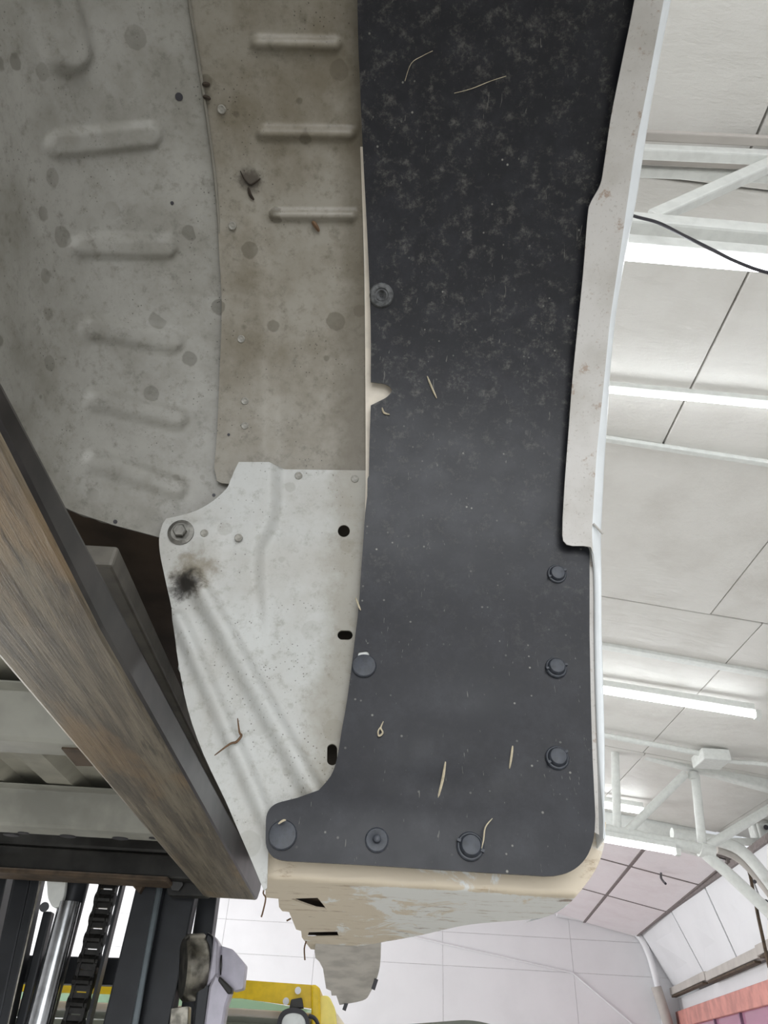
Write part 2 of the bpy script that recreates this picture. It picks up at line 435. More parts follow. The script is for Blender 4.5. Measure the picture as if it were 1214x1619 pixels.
# boards of the roof lining: joint rows across (from the photograph's rows) and joints along the building
def yr(px, py): return float(roof(px, py)[1])
def xr(px, py): return float(roof(px, py)[0])
rows = [-4.4, -2.6, -1.0, yr(1100, 290), yr(1060, 707), yr(1100, 968), yr(1150, 1215), ROOF_Y1-.02]
xj = {3: (xr(1120, 560), 1.22), 4: (xr(1168, 915)-1.22, 1.22), 5: (xr(1100, 1100), 1.22)}
for k in range(len(rows)-1):
    x0, wd = xj.get(k, (1.1+.5*(k % 2), 1.22))
    n0 = -7 if k in (3, 4, 5, 6) else -5
    for i in range(n0, 5):
        a, b = x0+i*wd+.004, x0+(i+1)*wd-.004
        if b < -7 or a > 5.4: continue
        y0, y1 = rows[k]+.004, rows[k+1]-.004
        dz = random.uniform(-.004, .004)
        MB().prism([(a, y0, rz(a)+dz), (b, y0, rz(b)+dz), (b, y1, rz(b)+dz), (a, y1, rz(a)+dz)], (0, 0, .026)).build('ceiling_panel', M_ceil, ceil, bevel=.004)
# raised battens across the roof
yb = yr(1080, 1037)
for yy, w in ((yb, .07), (yr(1060, 703), .03)):
    MB().prism([(-6, yy, rz(-6)-.022), (5.2, yy, rz(5.2)-.022), (5.2, yy+w, rz(5.2)-.022), (-6, yy+w, rz(-6)-.022)], (0, 0, .024)).build('batten', M_white, ceil, bevel=.006)

def Y(px, py, y): return at_y(np.array(float(px)), np.array(float(py)), y)
def slope_pts(p, x0, x1, sl=ROOF_SL):          # a line across the building through p, at the roof's pitch
    return [(x, p[1], p[2]-sl*(x-p[0])) for x in (x0, x1)]
def fluoro(a, b, label, hw=.04, up=.04, r=.02, capa=False, capb=True):
    a = np.array(a); b = np.array(b); d = (b-a)/np.linalg.norm(b-a); mid = (a+b)/2
    t = thing('tube_light', label, 'light', tuple(float(c) for c in mid), 'tube lights under the workshop roof')
    ua = np.array([0, 0, r+up/2])
    MB().bar(a+ua, b+ua, hw, up).build('lamp_housing', M_white, t, bevel=.006)
    MB().tube([a, b], r, 12).build('light_tube', M_tube, t, True)
    for q, s_ in ((a, -1), (b, 1)):
        MB().bar(q-d*.01*s_, q+d*.03*s_, r*2.2, r*2.4).build('end_cap', M_white, t, bevel=.004)
    return t
def ext(a, b, s0, s1):                          # stretch a segment beyond its ends
    d = b-a; return a-d*s0, b+d*s1
# --- near truss
T1 = 1.02
tr = thing('roof_truss', 'near white roof truss whose chords run beside the fender at upper right', 'roof truss', (2.2, T1, 2.2), 'white roof trusses')
a, b = ext(Y(1020, 240, T1), Y(1214, 249, T1), 24, 12)
o_ = lambda dy, dz: np.array([0, dy, dz])
MB().bar(a, b, .036, .04).build('top_chord', M_white, tr, bevel=.006)
MB().bar(a+o_(-.036, .03), b+o_(-.036, .03), .03, .02).build('chord_flange', M_ledge, tr, bevel=.004)
MB().bar(a+o_(.036, .035), b+o_(.036, .035), .03, .03).build('chord_flange', M_ledge, tr, bevel=.004)
MB().bar(a+o_(.075, .03), b+o_(.075, .03), .03, .03).build('chord_flange', M_white, tr, bevel=.004)
a, b = ext(Y(998, 353, T1), Y(1214, 372, T1), 22, 11)
MB().bar(a, b, .046, .05).build('bottom_chord', M_white, tr, bevel=.008)
MB().bar(Y(1030, 345, T1), Y(1240, 250, T1), .035, .04).build('web_member', M_white, tr, bevel=.006)
dx = Y(1240, 250, T1)[0]-Y(1030, 345, T1)[0]
p0 = Y(1030, 345, T1); p1 = Y(1240, 250, T1)
for k in (-3, -2, -1, 1, 2):
    q = np.array([2*k*dx, 0, -2*k*dx*.115])
    MB().bar(p0+q, p1+q, .035, .04).build('web_member', M_white, tr, bevel=.006)
    if k == -1: continue
    q2 = q+np.array([2*dx, 0, -2*dx*.115])
    MB().bar(p1+q, p0+q2, .035, .04).build('web_member', M_white, tr, bevel=.006)
a, b = ext(Y(990, 402, T1), Y(1214, 421, T1), 1.2, 1.2)
fluoro(a, b, 'wide bright tube light under the near truss, crossed by the black cable', hw=.05, up=.045, r=.016)
def rl(px, py, off): return roof(px, py, ROOF_C-off)
a, b = ext(rl(962, 617, .08), rl(1214, 641, .08), 2.2, .7)
fluoro(a, b, 'tube light across the rough roof boards beside the middle of the fender', hw=.024, up=.035, r=.0125)
a, b = ext(rl(957, 1092, .12), rl(1195, 1130, .12), 1.0, 0)
fluoro(a, b, 'tube light ending in view, just before the conduit with the junction box', hw=.04, up=.05, r=.024)
T2 = 6.0
a, b = ext(Y(960, 1328, T2-.05), Y(1069, 1347, T2-.05), 1.6, 0)
fluoro(a, b, 'tube light fixed along the bottom chord of the far truss', hw=.05, up=.04, r=.022)
a, b = ext(rl(962, 1274, .12), rl(1018, 1283, .12), 3.0, 0)
fluoro(a, b, 'small tube light seen through the web of the far truss', hw=.04, up=.05, r=.028)
# --- black cable
cb = MB().tube([Y(*q) for q in smooth_line([(560, 215, 1.02), (760, 272, 1.0), (930, 318, .98), (1000, 341, .96), (1040, 352, .95), (1080, 372, .94), (1120, 392, .93), (1165, 414, .92), (1214, 431, .91), (1300, 446, .90), (1600, 500, .92), (2100, 600, .98)])], .0042, 8)
tag(cb.build('power_cable', M_cable, None, True), 'thin black cable sagging in front of the near tube light', 'cable')
# --- conduit + junction box
cy = yr(1100, 1188)
def cpt(px, py): p = roof(px, py, ROOF_C-.05); return p
t = thing('electrical_conduit', 'white conduit with a small junction box, between the tube light and the far truss', 'conduit', tuple(float(c) for c in cpt(1120, 1190)))
MB().tube([cpt(860, 1147), cpt(958, 1163), cpt(1112, 1192)], .022, 10).build('pipe', M_white, t, True)
q = cpt(1123, 1197); s = .07
MB().box((q[0]-.11, q[1]-.12, q[2]-.06), (q[0]+.11, q[1]+.12, q[2]+.03)).build('junction_box', M_white, t, bevel=.01)
MB().tube([cpt(1137, 1201), cpt(1165, 1205), cpt(1190, 1206), cpt(1260, 1214)], .018, 10).build('flexible_pipe', M_white, t, True)
# --- far truss
tr = thing('roof_truss', 'far white tube truss that bends down at the right, above the pinkish panels', 'roof truss', (2.4, T2, 2.0), 'white roof trusses')
def tb(name, a, b, r, y=T2, y2=None): return MB().tube([Y(*a, y), Y(*b, y2 or y)], r, 14).build(name, M_white, tr, True)
A = Y(960, 1174, T2); B = Y(1214, 1242, T2); d = B-A
MB().bar(A-d*3.5, B+d*.6, .09, .10).build('top_chord', M_white, tr, bevel=.01)
A2 = Y(960, 1312, T2); B2 = Y(1112, 1343, T2); d = B2-A2
MB().tube([A2-d*5, B2], .042, 16).build('bottom_chord', M_white, tr, True)
MB().tube([Y(*q, T2) for q in smooth_line([(1108, 1342), (1122, 1356), (1150, 1380), (1214, 1440), (1300, 1525)])], .045, 16).build('bent_chord', M_white, tr, True)
MB().tube([Y(1106, 1342, T2), Y(1128, 1350, T2)], .06, 14).build('node_sleeve', M_white, tr, True)
tb('web_member', (972, 1188), (976, 1312), .034)
tb('web_member', (1083, 1224), (988, 1318), .034)
tb('web_member', (1099, 1226), (1110, 1336), .036)
MB().tube([Y(1095.5, 1222, T2), Y(1097, 1233, T2)], .042, 14).build('web_sleeve', M_white, tr, True)
tb('web_member', (1118, 1338), (1235, 1268), .036)

# --- lower pinkish ceiling beyond the far truss
ZC = 1.75; PS = .20
nP = np.array([PS, 0, 1]); CP = ZC + PS*3.7
def pk(px, py, off=0): return at_plane(np.array(float(px)), np.array(float(py)), nP, CP-off)
def corner(px, py): return at_z(np.array(float(px)), np.array(float(py)), ZC)
c0, c1, c2, c3 = corner(1009, 1473), corner(1054, 1437), corner(1109, 1399), corner(1175, 1354)
ax = (c3-c0); ax[2] = 0; ax = ax/np.linalg.norm(ax)        # along the building, towards the camera
YE = float(c0[1])
def on_y(p, y): return p+ax*((y-p[1])/ax[1])
def pz(p): return np.array([p[0], p[1], CP-PS*p[0]])
ceil2 = struct(MB().prism([pz(np.array([x, y, 0]))+(0, 0, .03) for x, y in ((-8, ROOF_Y1+.052), (c3[0]+.05, ROOF_Y1+.052), (c0[0], YE+.1), (-8, YE+.1))], (0, 0, .1)).build('ceiling', M_batten))
ys = [ROOF_Y1+.035, float(c2[1]), float(c1[1]), YE]
j1 = pk(965, 1408); j0 = pk(1003, 1368)
wX = float(on_y(c1, j1[1])[0]-j1[0])
for i in range(3):
    ya, yb_ = ys[i]+.02, ys[i+1]-.02
    for k in range(-7, 1):
        pts = []
        for y, kk in ((ya, k-1), (ya, k), (yb_, k), (yb_, k-1)):
            p = on_y(c1, y); x = p[0]+kk*wX+(.02 if kk == k-1 else -.02); pts.append(pz(np.array([x, y, 0])))
        MB().prism(pts, (0, 0, .02)).build('ceiling_panel', M_pink, ceil2, bevel=.003)
for y in ys[1:3]:
    a = pz(np.array([-7.9, y, 0])); b = pz(on_y(c1, y)); MB().bar(a+(0, 0, .012), b+(0, 0, .012), .03, .03).build('batten', M_batten, ceil2)
for k in range(-7, 1):
    p = on_y(c1, ys[0]); q = on_y(c1, ys[3]); a = pz(np.array([p[0]+k*wX, p[1], 0])); b = pz(np.array([q[0]+k*wX, q[1], 0]))
    MB().bar(a+(0, 0, .012), b+(0, 0, .012), .034, .03).build('batten', M_batten, ceil2)
# step between the two ceilings
yB = ROOF_Y1
bulk = MB()
xa, xb = .2, 3.4
bulk.prism([(-8, yB, rz(-8)-.02), (-.5, yB, rz(-.5)-.02), (-.5, yB, CP+PS*.5+.1), (-8, yB, CP+PS*8+.1)], (0, .05, 0)).box((-.5, yB, 2.4), (.2, yB+.05, 2.75))
struct(bulk.prism([(xa, yB, CP-PS*xa-.02), (xb, yB, CP-PS*xb-.02), (xb, yB, rz(xb)+.1), (xa, yB, rz(xa)+.1)], (0, .05, 0)).build('trim_1', M_white))
# small bent hook hanging below the pink panels
hk = [pk(*q, .02+.03*i) for i, q in enumerate(smooth_line([(1045, 1381), (1045, 1388), (1049, 1394), (1052, 1397)], 3))]
tag(MB().tube(hk, .012, 8).build('ceiling_hook', M_cable, None, True), 'small dark bent hook hanging from a batten of the pinkish ceiling', 'hook')

# --- far end wall
wallE = struct(MB().box((-8, YE+.008, FLOOR_Z), (6, YE+.15, 4.0)).build('wall_end', M_wjoint))
xv = [float(Y(px, 1530, YE)[0]) for px in (-700, -350, -10, 345, 495, 700, 906)] + [float(Y(1075, 1530, YE)[0])+.02, 6.0]
zh = [FLOOR_Z, -.8, .0, float(Y(905, 1538, YE)[2]), float(Y(420, 1463, YE)[2])+.05, 3.9]
for i in range(len(xv)-1):
    for j in range(len(zh)-1):
        g = .003
        MB().box((xv[i]+g, YE, zh[j]+g), (xv[i+1]-g, YE+.008, zh[j+1]-g)).build('wall_panel', M_wallw, wallE)
for pts in ([(600, 1466), (670, 1485), (905, 1538), (1000, 1619), (1100, 1710)],):
    tag(MB().tube([Y(*q, YE-.012) for q in pts], .012, 8).build('wall_cable', M_wallw), 'thin white cable running diagonally across the far end wall', 'cable')
# rounded trim where the end wall meets the side wall
tl = smooth_line([(880, 1444), (945, 1456), (990, 1468), (1010, 1480), (1024, 1505), (1036, 1545), (1046, 1590), (1054, 1640), (1066, 1760)])
struct(MB().tube([Y(*q, YE-.06) for q in tl], .045, 12).build('trim_2', M_wallw, None, True))
struct(MB().tube([Y(*q, YE-.2) for q in smooth_line([(1037, 1560), (1050, 1600), (1060, 1640), (1075, 1740)])], .07, 12).build('trim_3', M_ledge, None, True))

# --- right wall: leaning upper panels, ledge, lower wall with window
ZR = 1.05
def railp(px, py): return at_z(np.array(float(px)), np.array(float(py)), ZR)
r0, r1 = railp(1050, 1574), railp(1214, 1496)
axr = (r1-r0)/np.linalg.norm(r1-r0)
def on_r(y): return r0+axr*((y-r0[1])/axr[1])
outw = np.array([1.0, .05, 0])
wallR = struct(MB().prism([c0+ax*-.3+outw*.35, on_y(c0, -4.4)+outw*.35, on_r(-4.4)+outw*.35, on_r(YE+.3)+outw*.35], outw*.1).build('wall_right', M_batten))
ysw = [YE, float(c1[1]), float(c2[1]), float(c3[1])-.0, 5.6, 4.0, 2.4, .8, -.8, -2.4, -4.0]
for i in range(len(ysw)-1):
    ya, yb_ = ysw[i]-.022, ysw[i+1]+.022
    rk = 0.0 if i else .1
    MB().prism([on_y(c0, ya), on_y(c0, yb_), on_r(yb_), on_r(ya)], outw*.028).build('wall_panel', M_wallw, wallR, bevel=.004)
MB().bar(on_y(c0, YE), on_y(c0, -4.2), .05, .06).build('corner_batten', M_batten, wallR)
for (x0_, y0_), (x1_, y1_) in (((1054, 1452), (1098, 1540)), ((1112, 1405), (1165, 1505))):
    pass
led = thing('wall_ledge', 'dusty grey ledge of short rails under the white side panels at lower right', 'ledge', tuple(float(c) for c in on_r(9)))
for i in range(6):
    ya, yb_ = YE-.1-i*2.1, YE-.1-(i+1)*2.1+.012
    off = np.array([-.05+.01*(i % 2), 0, -.03-.012*(i % 2)])
    MB().bar(on_r(ya)+off, on_r(yb_)+off, .10, .085).build('rail', M_ledge, led, bevel=.006)
    MB().bar(on_r(ya-.1)+off+(-.03, 0, -.065), on_r(yb_+.1)+off+(-.03, 0, -.065), .06, .02).build('rust_strip', M_rust, led)
ZW = on_r(9)[2]-.18
wl = struct(MB().prism([on_r(YE+.2)+(.02, 0, -.1), on_r(-4.4)+(.02, 0, -.1), np.array([*on_r(-4.4)[:2], FLOOR_Z]), np.array([*on_r(YE+.2)[:2], FLOOR_Z])], outw*.12).build('wall_right', M_wallw))
# window, standing proud of the lower wall
nW = np.cross(axr, (0, 0, 1)); nW /= np.linalg.norm(nW)
if nW[0] > 0: nW = -nW
def wn(px, py, o=.03): return at_plane(np.array(float(px)), np.array(float(py)), nW, float(nW @ r0)+o)
w0 = wn(1072, 1600); w1 = wn(1214, 1539)
win = struct(link('window_1', MB().me('window_1', None)))
def wpt(s, z, o=0): p = w0+axr*s; p = np.array([p[0], p[1], z]); return p+nW*o
ztop = float(w0[2]); L = 4.6; zb = ztop-1.5
for a, b, w in ((wpt(0, ztop-.09), wpt(L, ztop-.09), .18), (wpt(0, zb+.05), wpt(L, zb+.05), .10)):
    MB().bar(a, b, .08, w).build('window_frame', M_orange, win, bevel=.01)
for s in (.13, L-.1):
    MB().bar(wpt(s, zb), wpt(s, ztop), .24, .08, up=tuple(nW)).build('window_frame', M_orange, win, bevel=.01)
MB().bar(wpt(.27, zb), wpt(.27, ztop-.18), .05, .07, up=tuple(nW)).build('inner_sash', plain('lilac_sash', (150, 156, 200), .4), win)
for s in (2.0, 3.1): MB().bar(wpt(s, zb), wpt(s, ztop-.18), .035, .05, up=tuple(nW)).build('mullion', plain('mauve_mullion', (120, 88, 112), .5), win)
for sa, sb in ((.3, 1.98), (2.02, 3.08), (3.12, L-.22)):
    MB().prism([wpt(sa, zb+.1, -.0), wpt(sb, zb+.1), wpt(sb, ztop-.18), wpt(sa, ztop-.18)], -nW*.008).build('pane', M_pinkglass, win)
# rust-brown diagonal rod and the curved rib at far right
rd = [Y(1180, 1366, 7.0), Y(1186, 1385, 7.0), Y(1199, 1452, 7.0), Y(1216, 1530, 7.0)]
tag(MB().tube(rd, .015, 8).build('brace_rod', M_rust, None, True), 'thin rust-brown rod slanting down in front of the white side panels', 'rod')
rb = smooth_line([(1062, 1318), (1105, 1325), (1150, 1334), (1180, 1352), (1214, 1392), (1232, 1418)])
t = thing('curved_rib', 'curved white steel rib with bolt holes behind the bend of the far truss', 'roof rib', tuple(float(c) for c in Y(1150, 1334, 6.6)))
MB().tube([Y(*q, 6.6) for q in rb], .05, 12).build('rib_tube', M_white, t, True)
MB().tube([Y(q[0]-3, q[1]+13, 6.68) for q in rb[10:]], .035, 10).build('rib_flange', M_ledge, t, True)
for q in ((1193, 1394), (1211, 1425)):
    MB().tube([Y(*q, 6.6), Y(*q, 6.55)], .016, 8).build('bolt', M_cable, t)
# bracketed white wall unit at the right edge
t = thing('wall_bracket_unit', 'white bracketed unit at the right edge, behind the sloping web of the far truss', 'fixture', tuple(float(c) for c in Y(1200, 1310, 6.9)))
MB().prism([Y(*q, 6.9) for q in ((1196, 1300), (1260, 1303), (1260, 1338), (1205, 1334))], (0, .2, 0)).build('unit_body', M_white, t, bevel=.015)
MB().tube([Y(*q, 6.95) for q in smooth_line([(1184, 1272), (1190, 1300), (1196, 1318), (1206, 1330)])], .03, 10).build('bracket_arm', M_white, t, True)
MB().bar(Y(1155, 1331, 6.95), Y(1206, 1331, 6.95), .05, .06).build('slotted_rail', M_white, t, bevel=.004)
MB().tube([Y(1183, 1272, 6.95), Y(1240, 1280, 6.95)], .016, 8).build('top_rail', M_ledge, t, True)
MB().tube([Y(1211, 1308, 6.9), Y(1211, 1308, 6.86)], .022, 10).build('bolt', M_cable, t)
# left and door walls close the hall (outside the frame; the doors behind the camera stand open)
struct(MB().box((-8.1, -4.5, FLOOR_Z), (-8, 6.8, 4.2)).box((-8.1, 6.8, 1.6), (-8, 11.6, 4.2)).box((-8.1, 11.6, FLOOR_Z), (-8, 14, 4.2)).build('wall_left', M_wallw))  # gap in the far bay added as an opening for the fill light
struct(MB().box((-8, -4.5, FLOOR_Z), (-1.5, -4.4, 4.2)).box((2.7, -4.5, FLOOR_Z), (7, -4.4, 4.2)).box((-1.5, -4.5, 1.5), (2.7, -4.4, 4.2)).build('wall_back', M_wallw))
# grey-green machine housing just peeking in at the bottom
t = thing('machine_housing', 'grey-green machine housing with rounded top corner peeking in at the foot of the far wall', 'machine', (.3, 6.3, FLOOR_Z))
hp = fillet([(640, 1619.5), (745, 1611.5), (788, 1622)], {1: 26}, 8)
top = [Y(*q, 6) for q in hp]; pts = top + [np.array([top[-1][0]+.02, 6, FLOOR_Z]), np.array([top[0][0]-.3, 6, FLOOR_Z]), np.array([top[0][0]-.3, 6, top[0][2]-.05])]
MB().prism(pts, (0, .8, 0)).build('housing_shell', M_olive, t, bevel=.01)

# ------------------------------------------------------------------ forklift
fl = thing('forklift', 'forklift with black mast, rusty forks and yellow guard, lifting the white truck bed', 'forklift', (-.6, 2.3, FLOOR_Z))
def fork(xr_, label=None):
    xl_ = xr_-.125; m = MB()
    prof = [(.10, .332), (.10, .345), (.5, .349), (1.4, .362), (1.90, .375), (1.975, .40), (1.978, .95), (2.025, .95), (2.025, .37), (2.015, .335), (1.985, .312), (1.93, .305), (.6, .309)]
    m.prism([(xl_, y, z) for y, z in prof], (.125, 0, 0)); o = m.build('fork', M_fork, fl, bevel=.006); o.data.materials.append(M_forkside)
    for p in o.data.polygons:
        if abs(p.normal.x) > .9: p.material_index = 1
    return o
fork(-.257); fork(-1.05)
def mpr(name, pts, y, dep, mat, bev=0, par=None):
    return MB().prism([Y(px, py, y) for px, py in pts], (0, dep, 0)).build(name, mat, par or fl, bevel=bev)
def rail(name, top, bot, wpx, y, dep, mat, bev=.004, zbot=-1.5, ext=0.0):
    a = Y(*top, y); b = Y(*bot, y); e = Y(top[0]+wpx, top[1], y); w = np.linalg.norm(e-a)
    d = (b-a)/np.linalg.norm(b-a); bb = a + d*((zbot-a[2])/d[2]); aa = a-d*ext
    wv = np.array([w, 0, 0])
    return MB().prism([aa, aa+wv, bb+wv, bb], (0, dep, 0)).build(name, mat, fl, bevel=bev)
# carriage: lower plate, lip and brackets
MB().prism([(-1.5, 2.06, .42), (-.42, 2.06, .42), (-.30, 2.06, .405), (-.30, 2.06, .345), (-.46, 2.06, .362), (-1.5, 2.06, .362)], (0, .05, 0)).build('carriage_bar', M_grease, fl, bevel=.006)
MB().box((-1.5, 2.055, .42), (-.30, 2.11, .47)).build('carriage_bar', M_grease, fl, bevel=.008)
MB().box((-1.5, 2.035, .350), (-.50, 2.13, .362)).build('carriage_lip', M_rust, fl, bevel=.004)
MB().box((-1.5, 2.06, .9), (-.25, 2.11, 1.0)).build('carriage_bar', M_grease, fl, bevel=.008)
mpr('carriage_bracket', fillet([(262, 1370), (330, 1370), (330, 1417), (264, 1416)], 6), 2.12, .04, M_grease, .003)
MB().tube([Y(279, 1398, 2.115), Y(279, 1398, 2.10)], .017, 6).build('bolt', M_grease, fl)
mpr('carriage_bracket', [(199, 1378), (238, 1378), (220, 1412), (202, 1393)], 2.14, .02, M_rust)
mpr('carriage_bracket', [(58, 1376), (105, 1376), (100, 1388), (60, 1387)], 2.10, .03, M_rust)
mpr('carriage_bracket', [(115, 1370), (153, 1368), (150, 1392), (117, 1391)], 2.10, .03, M_rust)
for q in (129, 140): MB().tube([Y(q, 1374.5, 2.10), Y(q, 1374.5, 2.093)], .005, 6).build('bolt', M_cable, fl)
# mast rails
rail('mast_rail', (219, 1384), (161, 1624), 42, 2.16, .05, M_black)
rail('mast_rail', (263, 1394), (211, 1624), 50, 2.20, .05, M_black)
rail('mast_rail', (250, 1384), (206, 1624), 10, 2.155, .01, plain('mast_edge_highlight', (96, 104, 108), .3, .6))  # pale strip paints the highlight along the rail's right edge
rail('mast_rail', (318, 1380), (300, 1500), 30, 2.33, .06, M_black)
rail('mast_rail', (305, 1400), (268, 1600), 9, 2.30, .02, M_worn)
rail('mast_rail', (26, 1372), (-32, 1624), 26, 2.2, .05, M_black)
rail('mast_rail', (51, 1376), (-4, 1624), 14, 2.19, .05, M_black)
rail('mast_rail', (-30, 1372), (-90, 1624), 44, 2.24, .05, M_black)
rail('mast_rail', (64, 1385), (15, 1600), 3.0, 2.185, .006, M_worn)
rail('mast_rail', (4, 1372), (-56, 1624), 44, 2.45, .05, M_black)
rail('hose', (68, 1440), (18, 1640), 14, 2.23, .03, M_black)
rail('hose', (100, 1392), (38, 1640), 8, 2.2, .02, M_black)
# lift cylinder
def cyl(name, a, b, r, y, mat, zbot=-1.4):
    A = Y(*a, y); B = Y(*b, y); d = (B-A)/np.linalg.norm(B-A); bb = A+d*((zbot-A[2])/d[2])
    return MB().tube([A-d*.02, bb], r, 24).build(name, mat, fl, True)
cyl('lift_cylinder', (121, 1398), (62, 1619), .033, 2.2, M_black)
cyl('piston_rod', (108, 1440), (64, 1612), .027, 2.165, M_chrome)
# white sheave loop
MB().prism([Y(*q, 2.15) for q in fillet([(73, 1389), (104, 1389), (102, 1412), (97, 1430), (90, 1435), (82, 1434), (75, 1420)], 6)], (0, .02, 0)).build('sheave_guard', M_white, fl, bevel=.006)
MB().tube([Y(70, 1434, 2.19), Y(70, 1434, 2.17)], .012, 16).build('sheave_hub', M_black, fl, True)
# leaf chain: every link a sub-part
ch = MB(); ca, cbm = Y(176, 1384, 2.21), Y(113, 1630, 2.21); d = (cbm-ca)/np.linalg.norm(cbm-ca)
off = np.array([.030, 0, 0])
ch.prism([ca+off, ca+off+(.008, 0, 0), ca+off+(.008, 0, 0)+d*2.2, ca+off+d*2.2], (0, .03, 0))
chain = ch.build('lift_chain', M_black, fl)
lk = MB()
lk.lathe([(.005, -.026), (.017, -.026), (.017, -.020), (.0135, -.016), (.0135, .016), (.017, .020), (.017, .026), (.005, .026)], 12, axis='x')
lk.box((-.024, -.013, -.030), (-.016, .013, .030)); lk.box((.016, -.013, -.030), (.024, .013, .030)); lk.box((-.020, -.008, -.022), (.020, .008, .022))
lme = lk.me('link', plain('oily_chain_steel', (46, 45, 44), .3, .6, var=.2, scale=60))
auto_smooth(lme)
for k in range(14):
    p = ca+d*(.012+k*.047)
    xa_ = Vector((1, 0, 0)); za = V(-d); za = (za - xa_*za.dot(xa_)).normalized(); ya_ = za.cross(xa_)
    xm = Matrix((( xa_.x, ya_.x, za.x, p[0]), (xa_.y, ya_.y, za.y, p[1]), (xa_.z, ya_.z, za.z, p[2]), (0, 0, 0, 1)))
    link('link', lme, chain, xm)
# cross tie behind the mast
mpr('mast_crossbar', [(-20, 1508), (196, 1514), (180, 1558), (-30, 1552)], 2.35, .05, M_black, .004)
# side roller with bracket
ra, rb_ = Y(288, 1530, 2.16), Y(322, 1527, 2.18)
MB().tube([ra, ra+(rb_-ra)*.15, rb_-(rb_-ra)*.15, rb_], [.066, .074, .074, .068], 28).build('mast_roller', M_worn, fl, True)
MB().tube([Y(312, 1530, 2.17), Y(350, 1527, 2.18)], .03, 16).build('roller_pin', M_grease, fl, True)
mpr('roller_bracket', [(327, 1472), (337, 1479), (340, 1500), (326, 1619), (330, 1700), (296, 1700), (306, 1600), (318, 1500)], 2.13, .05, M_black, .006)
mpr('roller_bracket', [(337, 1477), (346, 1490), (344, 1545), (326, 1560), (335, 1500)], 2.12, .06, M_lav, .006)
mpr('roller_bracket', fillet([(345, 1494), (368, 1501), (388, 1525), (384, 1563), (368, 1567), (345, 1540)], 3), 2.16, .05, M_lav, .008)
mpr('roller_bracket', [(340, 1538), (350, 1545), (366, 1566), (358, 1590), (340, 1700), (312, 1700), (322, 1619), (330, 1560)], 2.11, .05, M_lav, .006)
mpr('weld_block', [(347, 1543), (367, 1562), (367, 1570), (360, 1572), (344, 1550)], 2.10, .03, M_grease, .003)
mpr('roller_block', fillet([(270, 1594), (298, 1590), (294, 1700), (262, 1700)], 3), 2.15, .04, M_worn, .005)
# overhead guard with green tinted glass and work lamp
og = link('overhead_guard', MB().prism([Y(*q, 2.95) for q in ((-200, 1528), (380, 1549), (497, 1557.5), (501, 1565), (497, 1595), (380, 1578), (-200, 1560))], (0, .02, 0)).me('overhead_guard', M_yellow), fl)
mpr('guard_post', [(492, 1556.5), (499, 1557), (506, 1562), (507, 1700), (492, 1700)], 2.935, .9, M_yellow, .006)
for q in ((471, 1566), (452, 1583)):
    MB().tube([Y(*q, 2.949), Y(*q, 2.94)], .011, 12).build('guard_hole', M_wallw, og, True)
mpr('corner_cover', fillet([(503, 1574), (520, 1574), (530, 1595), (540, 1700), (500, 1700)], 6), 2.98, .3, M_cream_y, .01)
mpr('guard_strip', [(520, 1585), (545, 1619), (575, 1700), (545, 1700), (524, 1600)], 3.05, .2, M_cream, .005)
mpr('guard_glass', [(-200, 1560), (380, 1578), (495, 1597), (495, 1606), (380, 1596), (-200, 1574)], 3.02, .012, M_green, 0, og)
mpr('guard_rail', [(-200, 1570), (380, 1594), (500, 1602), (500, 1614), (380, 1606), (-200, 1586)], 3.0, .05, M_ledge, .004, og)
mpr('guard_rail', [(-200, 1586), (380, 1606), (500, 1614), (500, 1625), (380, 1617), (-200, 1600)], 3.06, .05, M_olive, .004, og)
mpr('guard_rail', [(-200, 1604), (380, 1616), (500, 1624), (500, 1760), (380, 1750), (-200, 1740)], 3.2, .05, M_olive, .004, og)
wk = link('work_lamp', MB().prism([Y(*q, 2.86) for q in fillet([(438, 1612), (446, 1597), (463, 1592), (480, 1596), (489, 1610), (492, 1660), (436, 1660)], 8)], (0, .09, 0)).me('work_lamp', M_cable), fl)
mpr('lamp_lens', fillet([(445, 1614), (451, 1604), (463, 1601), (477, 1604), (483, 1614), (484, 1655), (444, 1655)], 8), 2.85, .02, M_lens, .004, wk)
mpr('lamp_bracket', [(460, 1580), (477, 1577), (480, 1594), (457, 1595)], 2.90, .03, M_grease, .003, wk)
MB().tube([Y(*q, 2.87) for q in smooth_line([(488, 1606), (497, 1610), (503, 1622), (504, 1650)])], .006, 8).build('lamp_wire', M_cable, wk, True)

# ------------------------------------------------------------------ truck bed
bed = thing('truck_bed', 'white truck bed raised on forks, seen from under its dirty wheel arch', 'truck bed', (-.1, .8, .3))
# wheelhouse inner drum with pressed ribs
def d_drum(px, py):
    h = np.zeros_like(px)
    for a, b, hw in (((92, 228), (235, 214), 24), ((128, 388), (262, 392), 21), ((146, 518), (272, 540), 21), ((152, 632), (280, 662), 20), ((148, 728), (278, 772), 20)):
        h = np.maximum(h, bead(px, py, a, b, hw, .0062, 10))
    h = np.maximum(h, bead(px, py, (30, -220), (108, 82), 44, .013, 26))
    return h
seam = smooth_line([(280, -400), (290, -100), (298, 0), (312, 90), (327, 190), (340, 290), (348, 400), (352, 480), (350, 560), (345, 680), (340, 742)], 5)
drum_poly = [(-340, -400), (330, -400), (345, 0), (375, 190), (392, 400), (396, 560), (392, 700), (400, 790), (345, 830), (300, 850), (262, 852), (240, 846), (225, 842), (180, 830), (125, 812), (60, 784), (-60, 720), (-340, 560)]
sheet('wheelhouse_panel', drum_poly, s_drum, M_drum, bed, 6, d_drum)
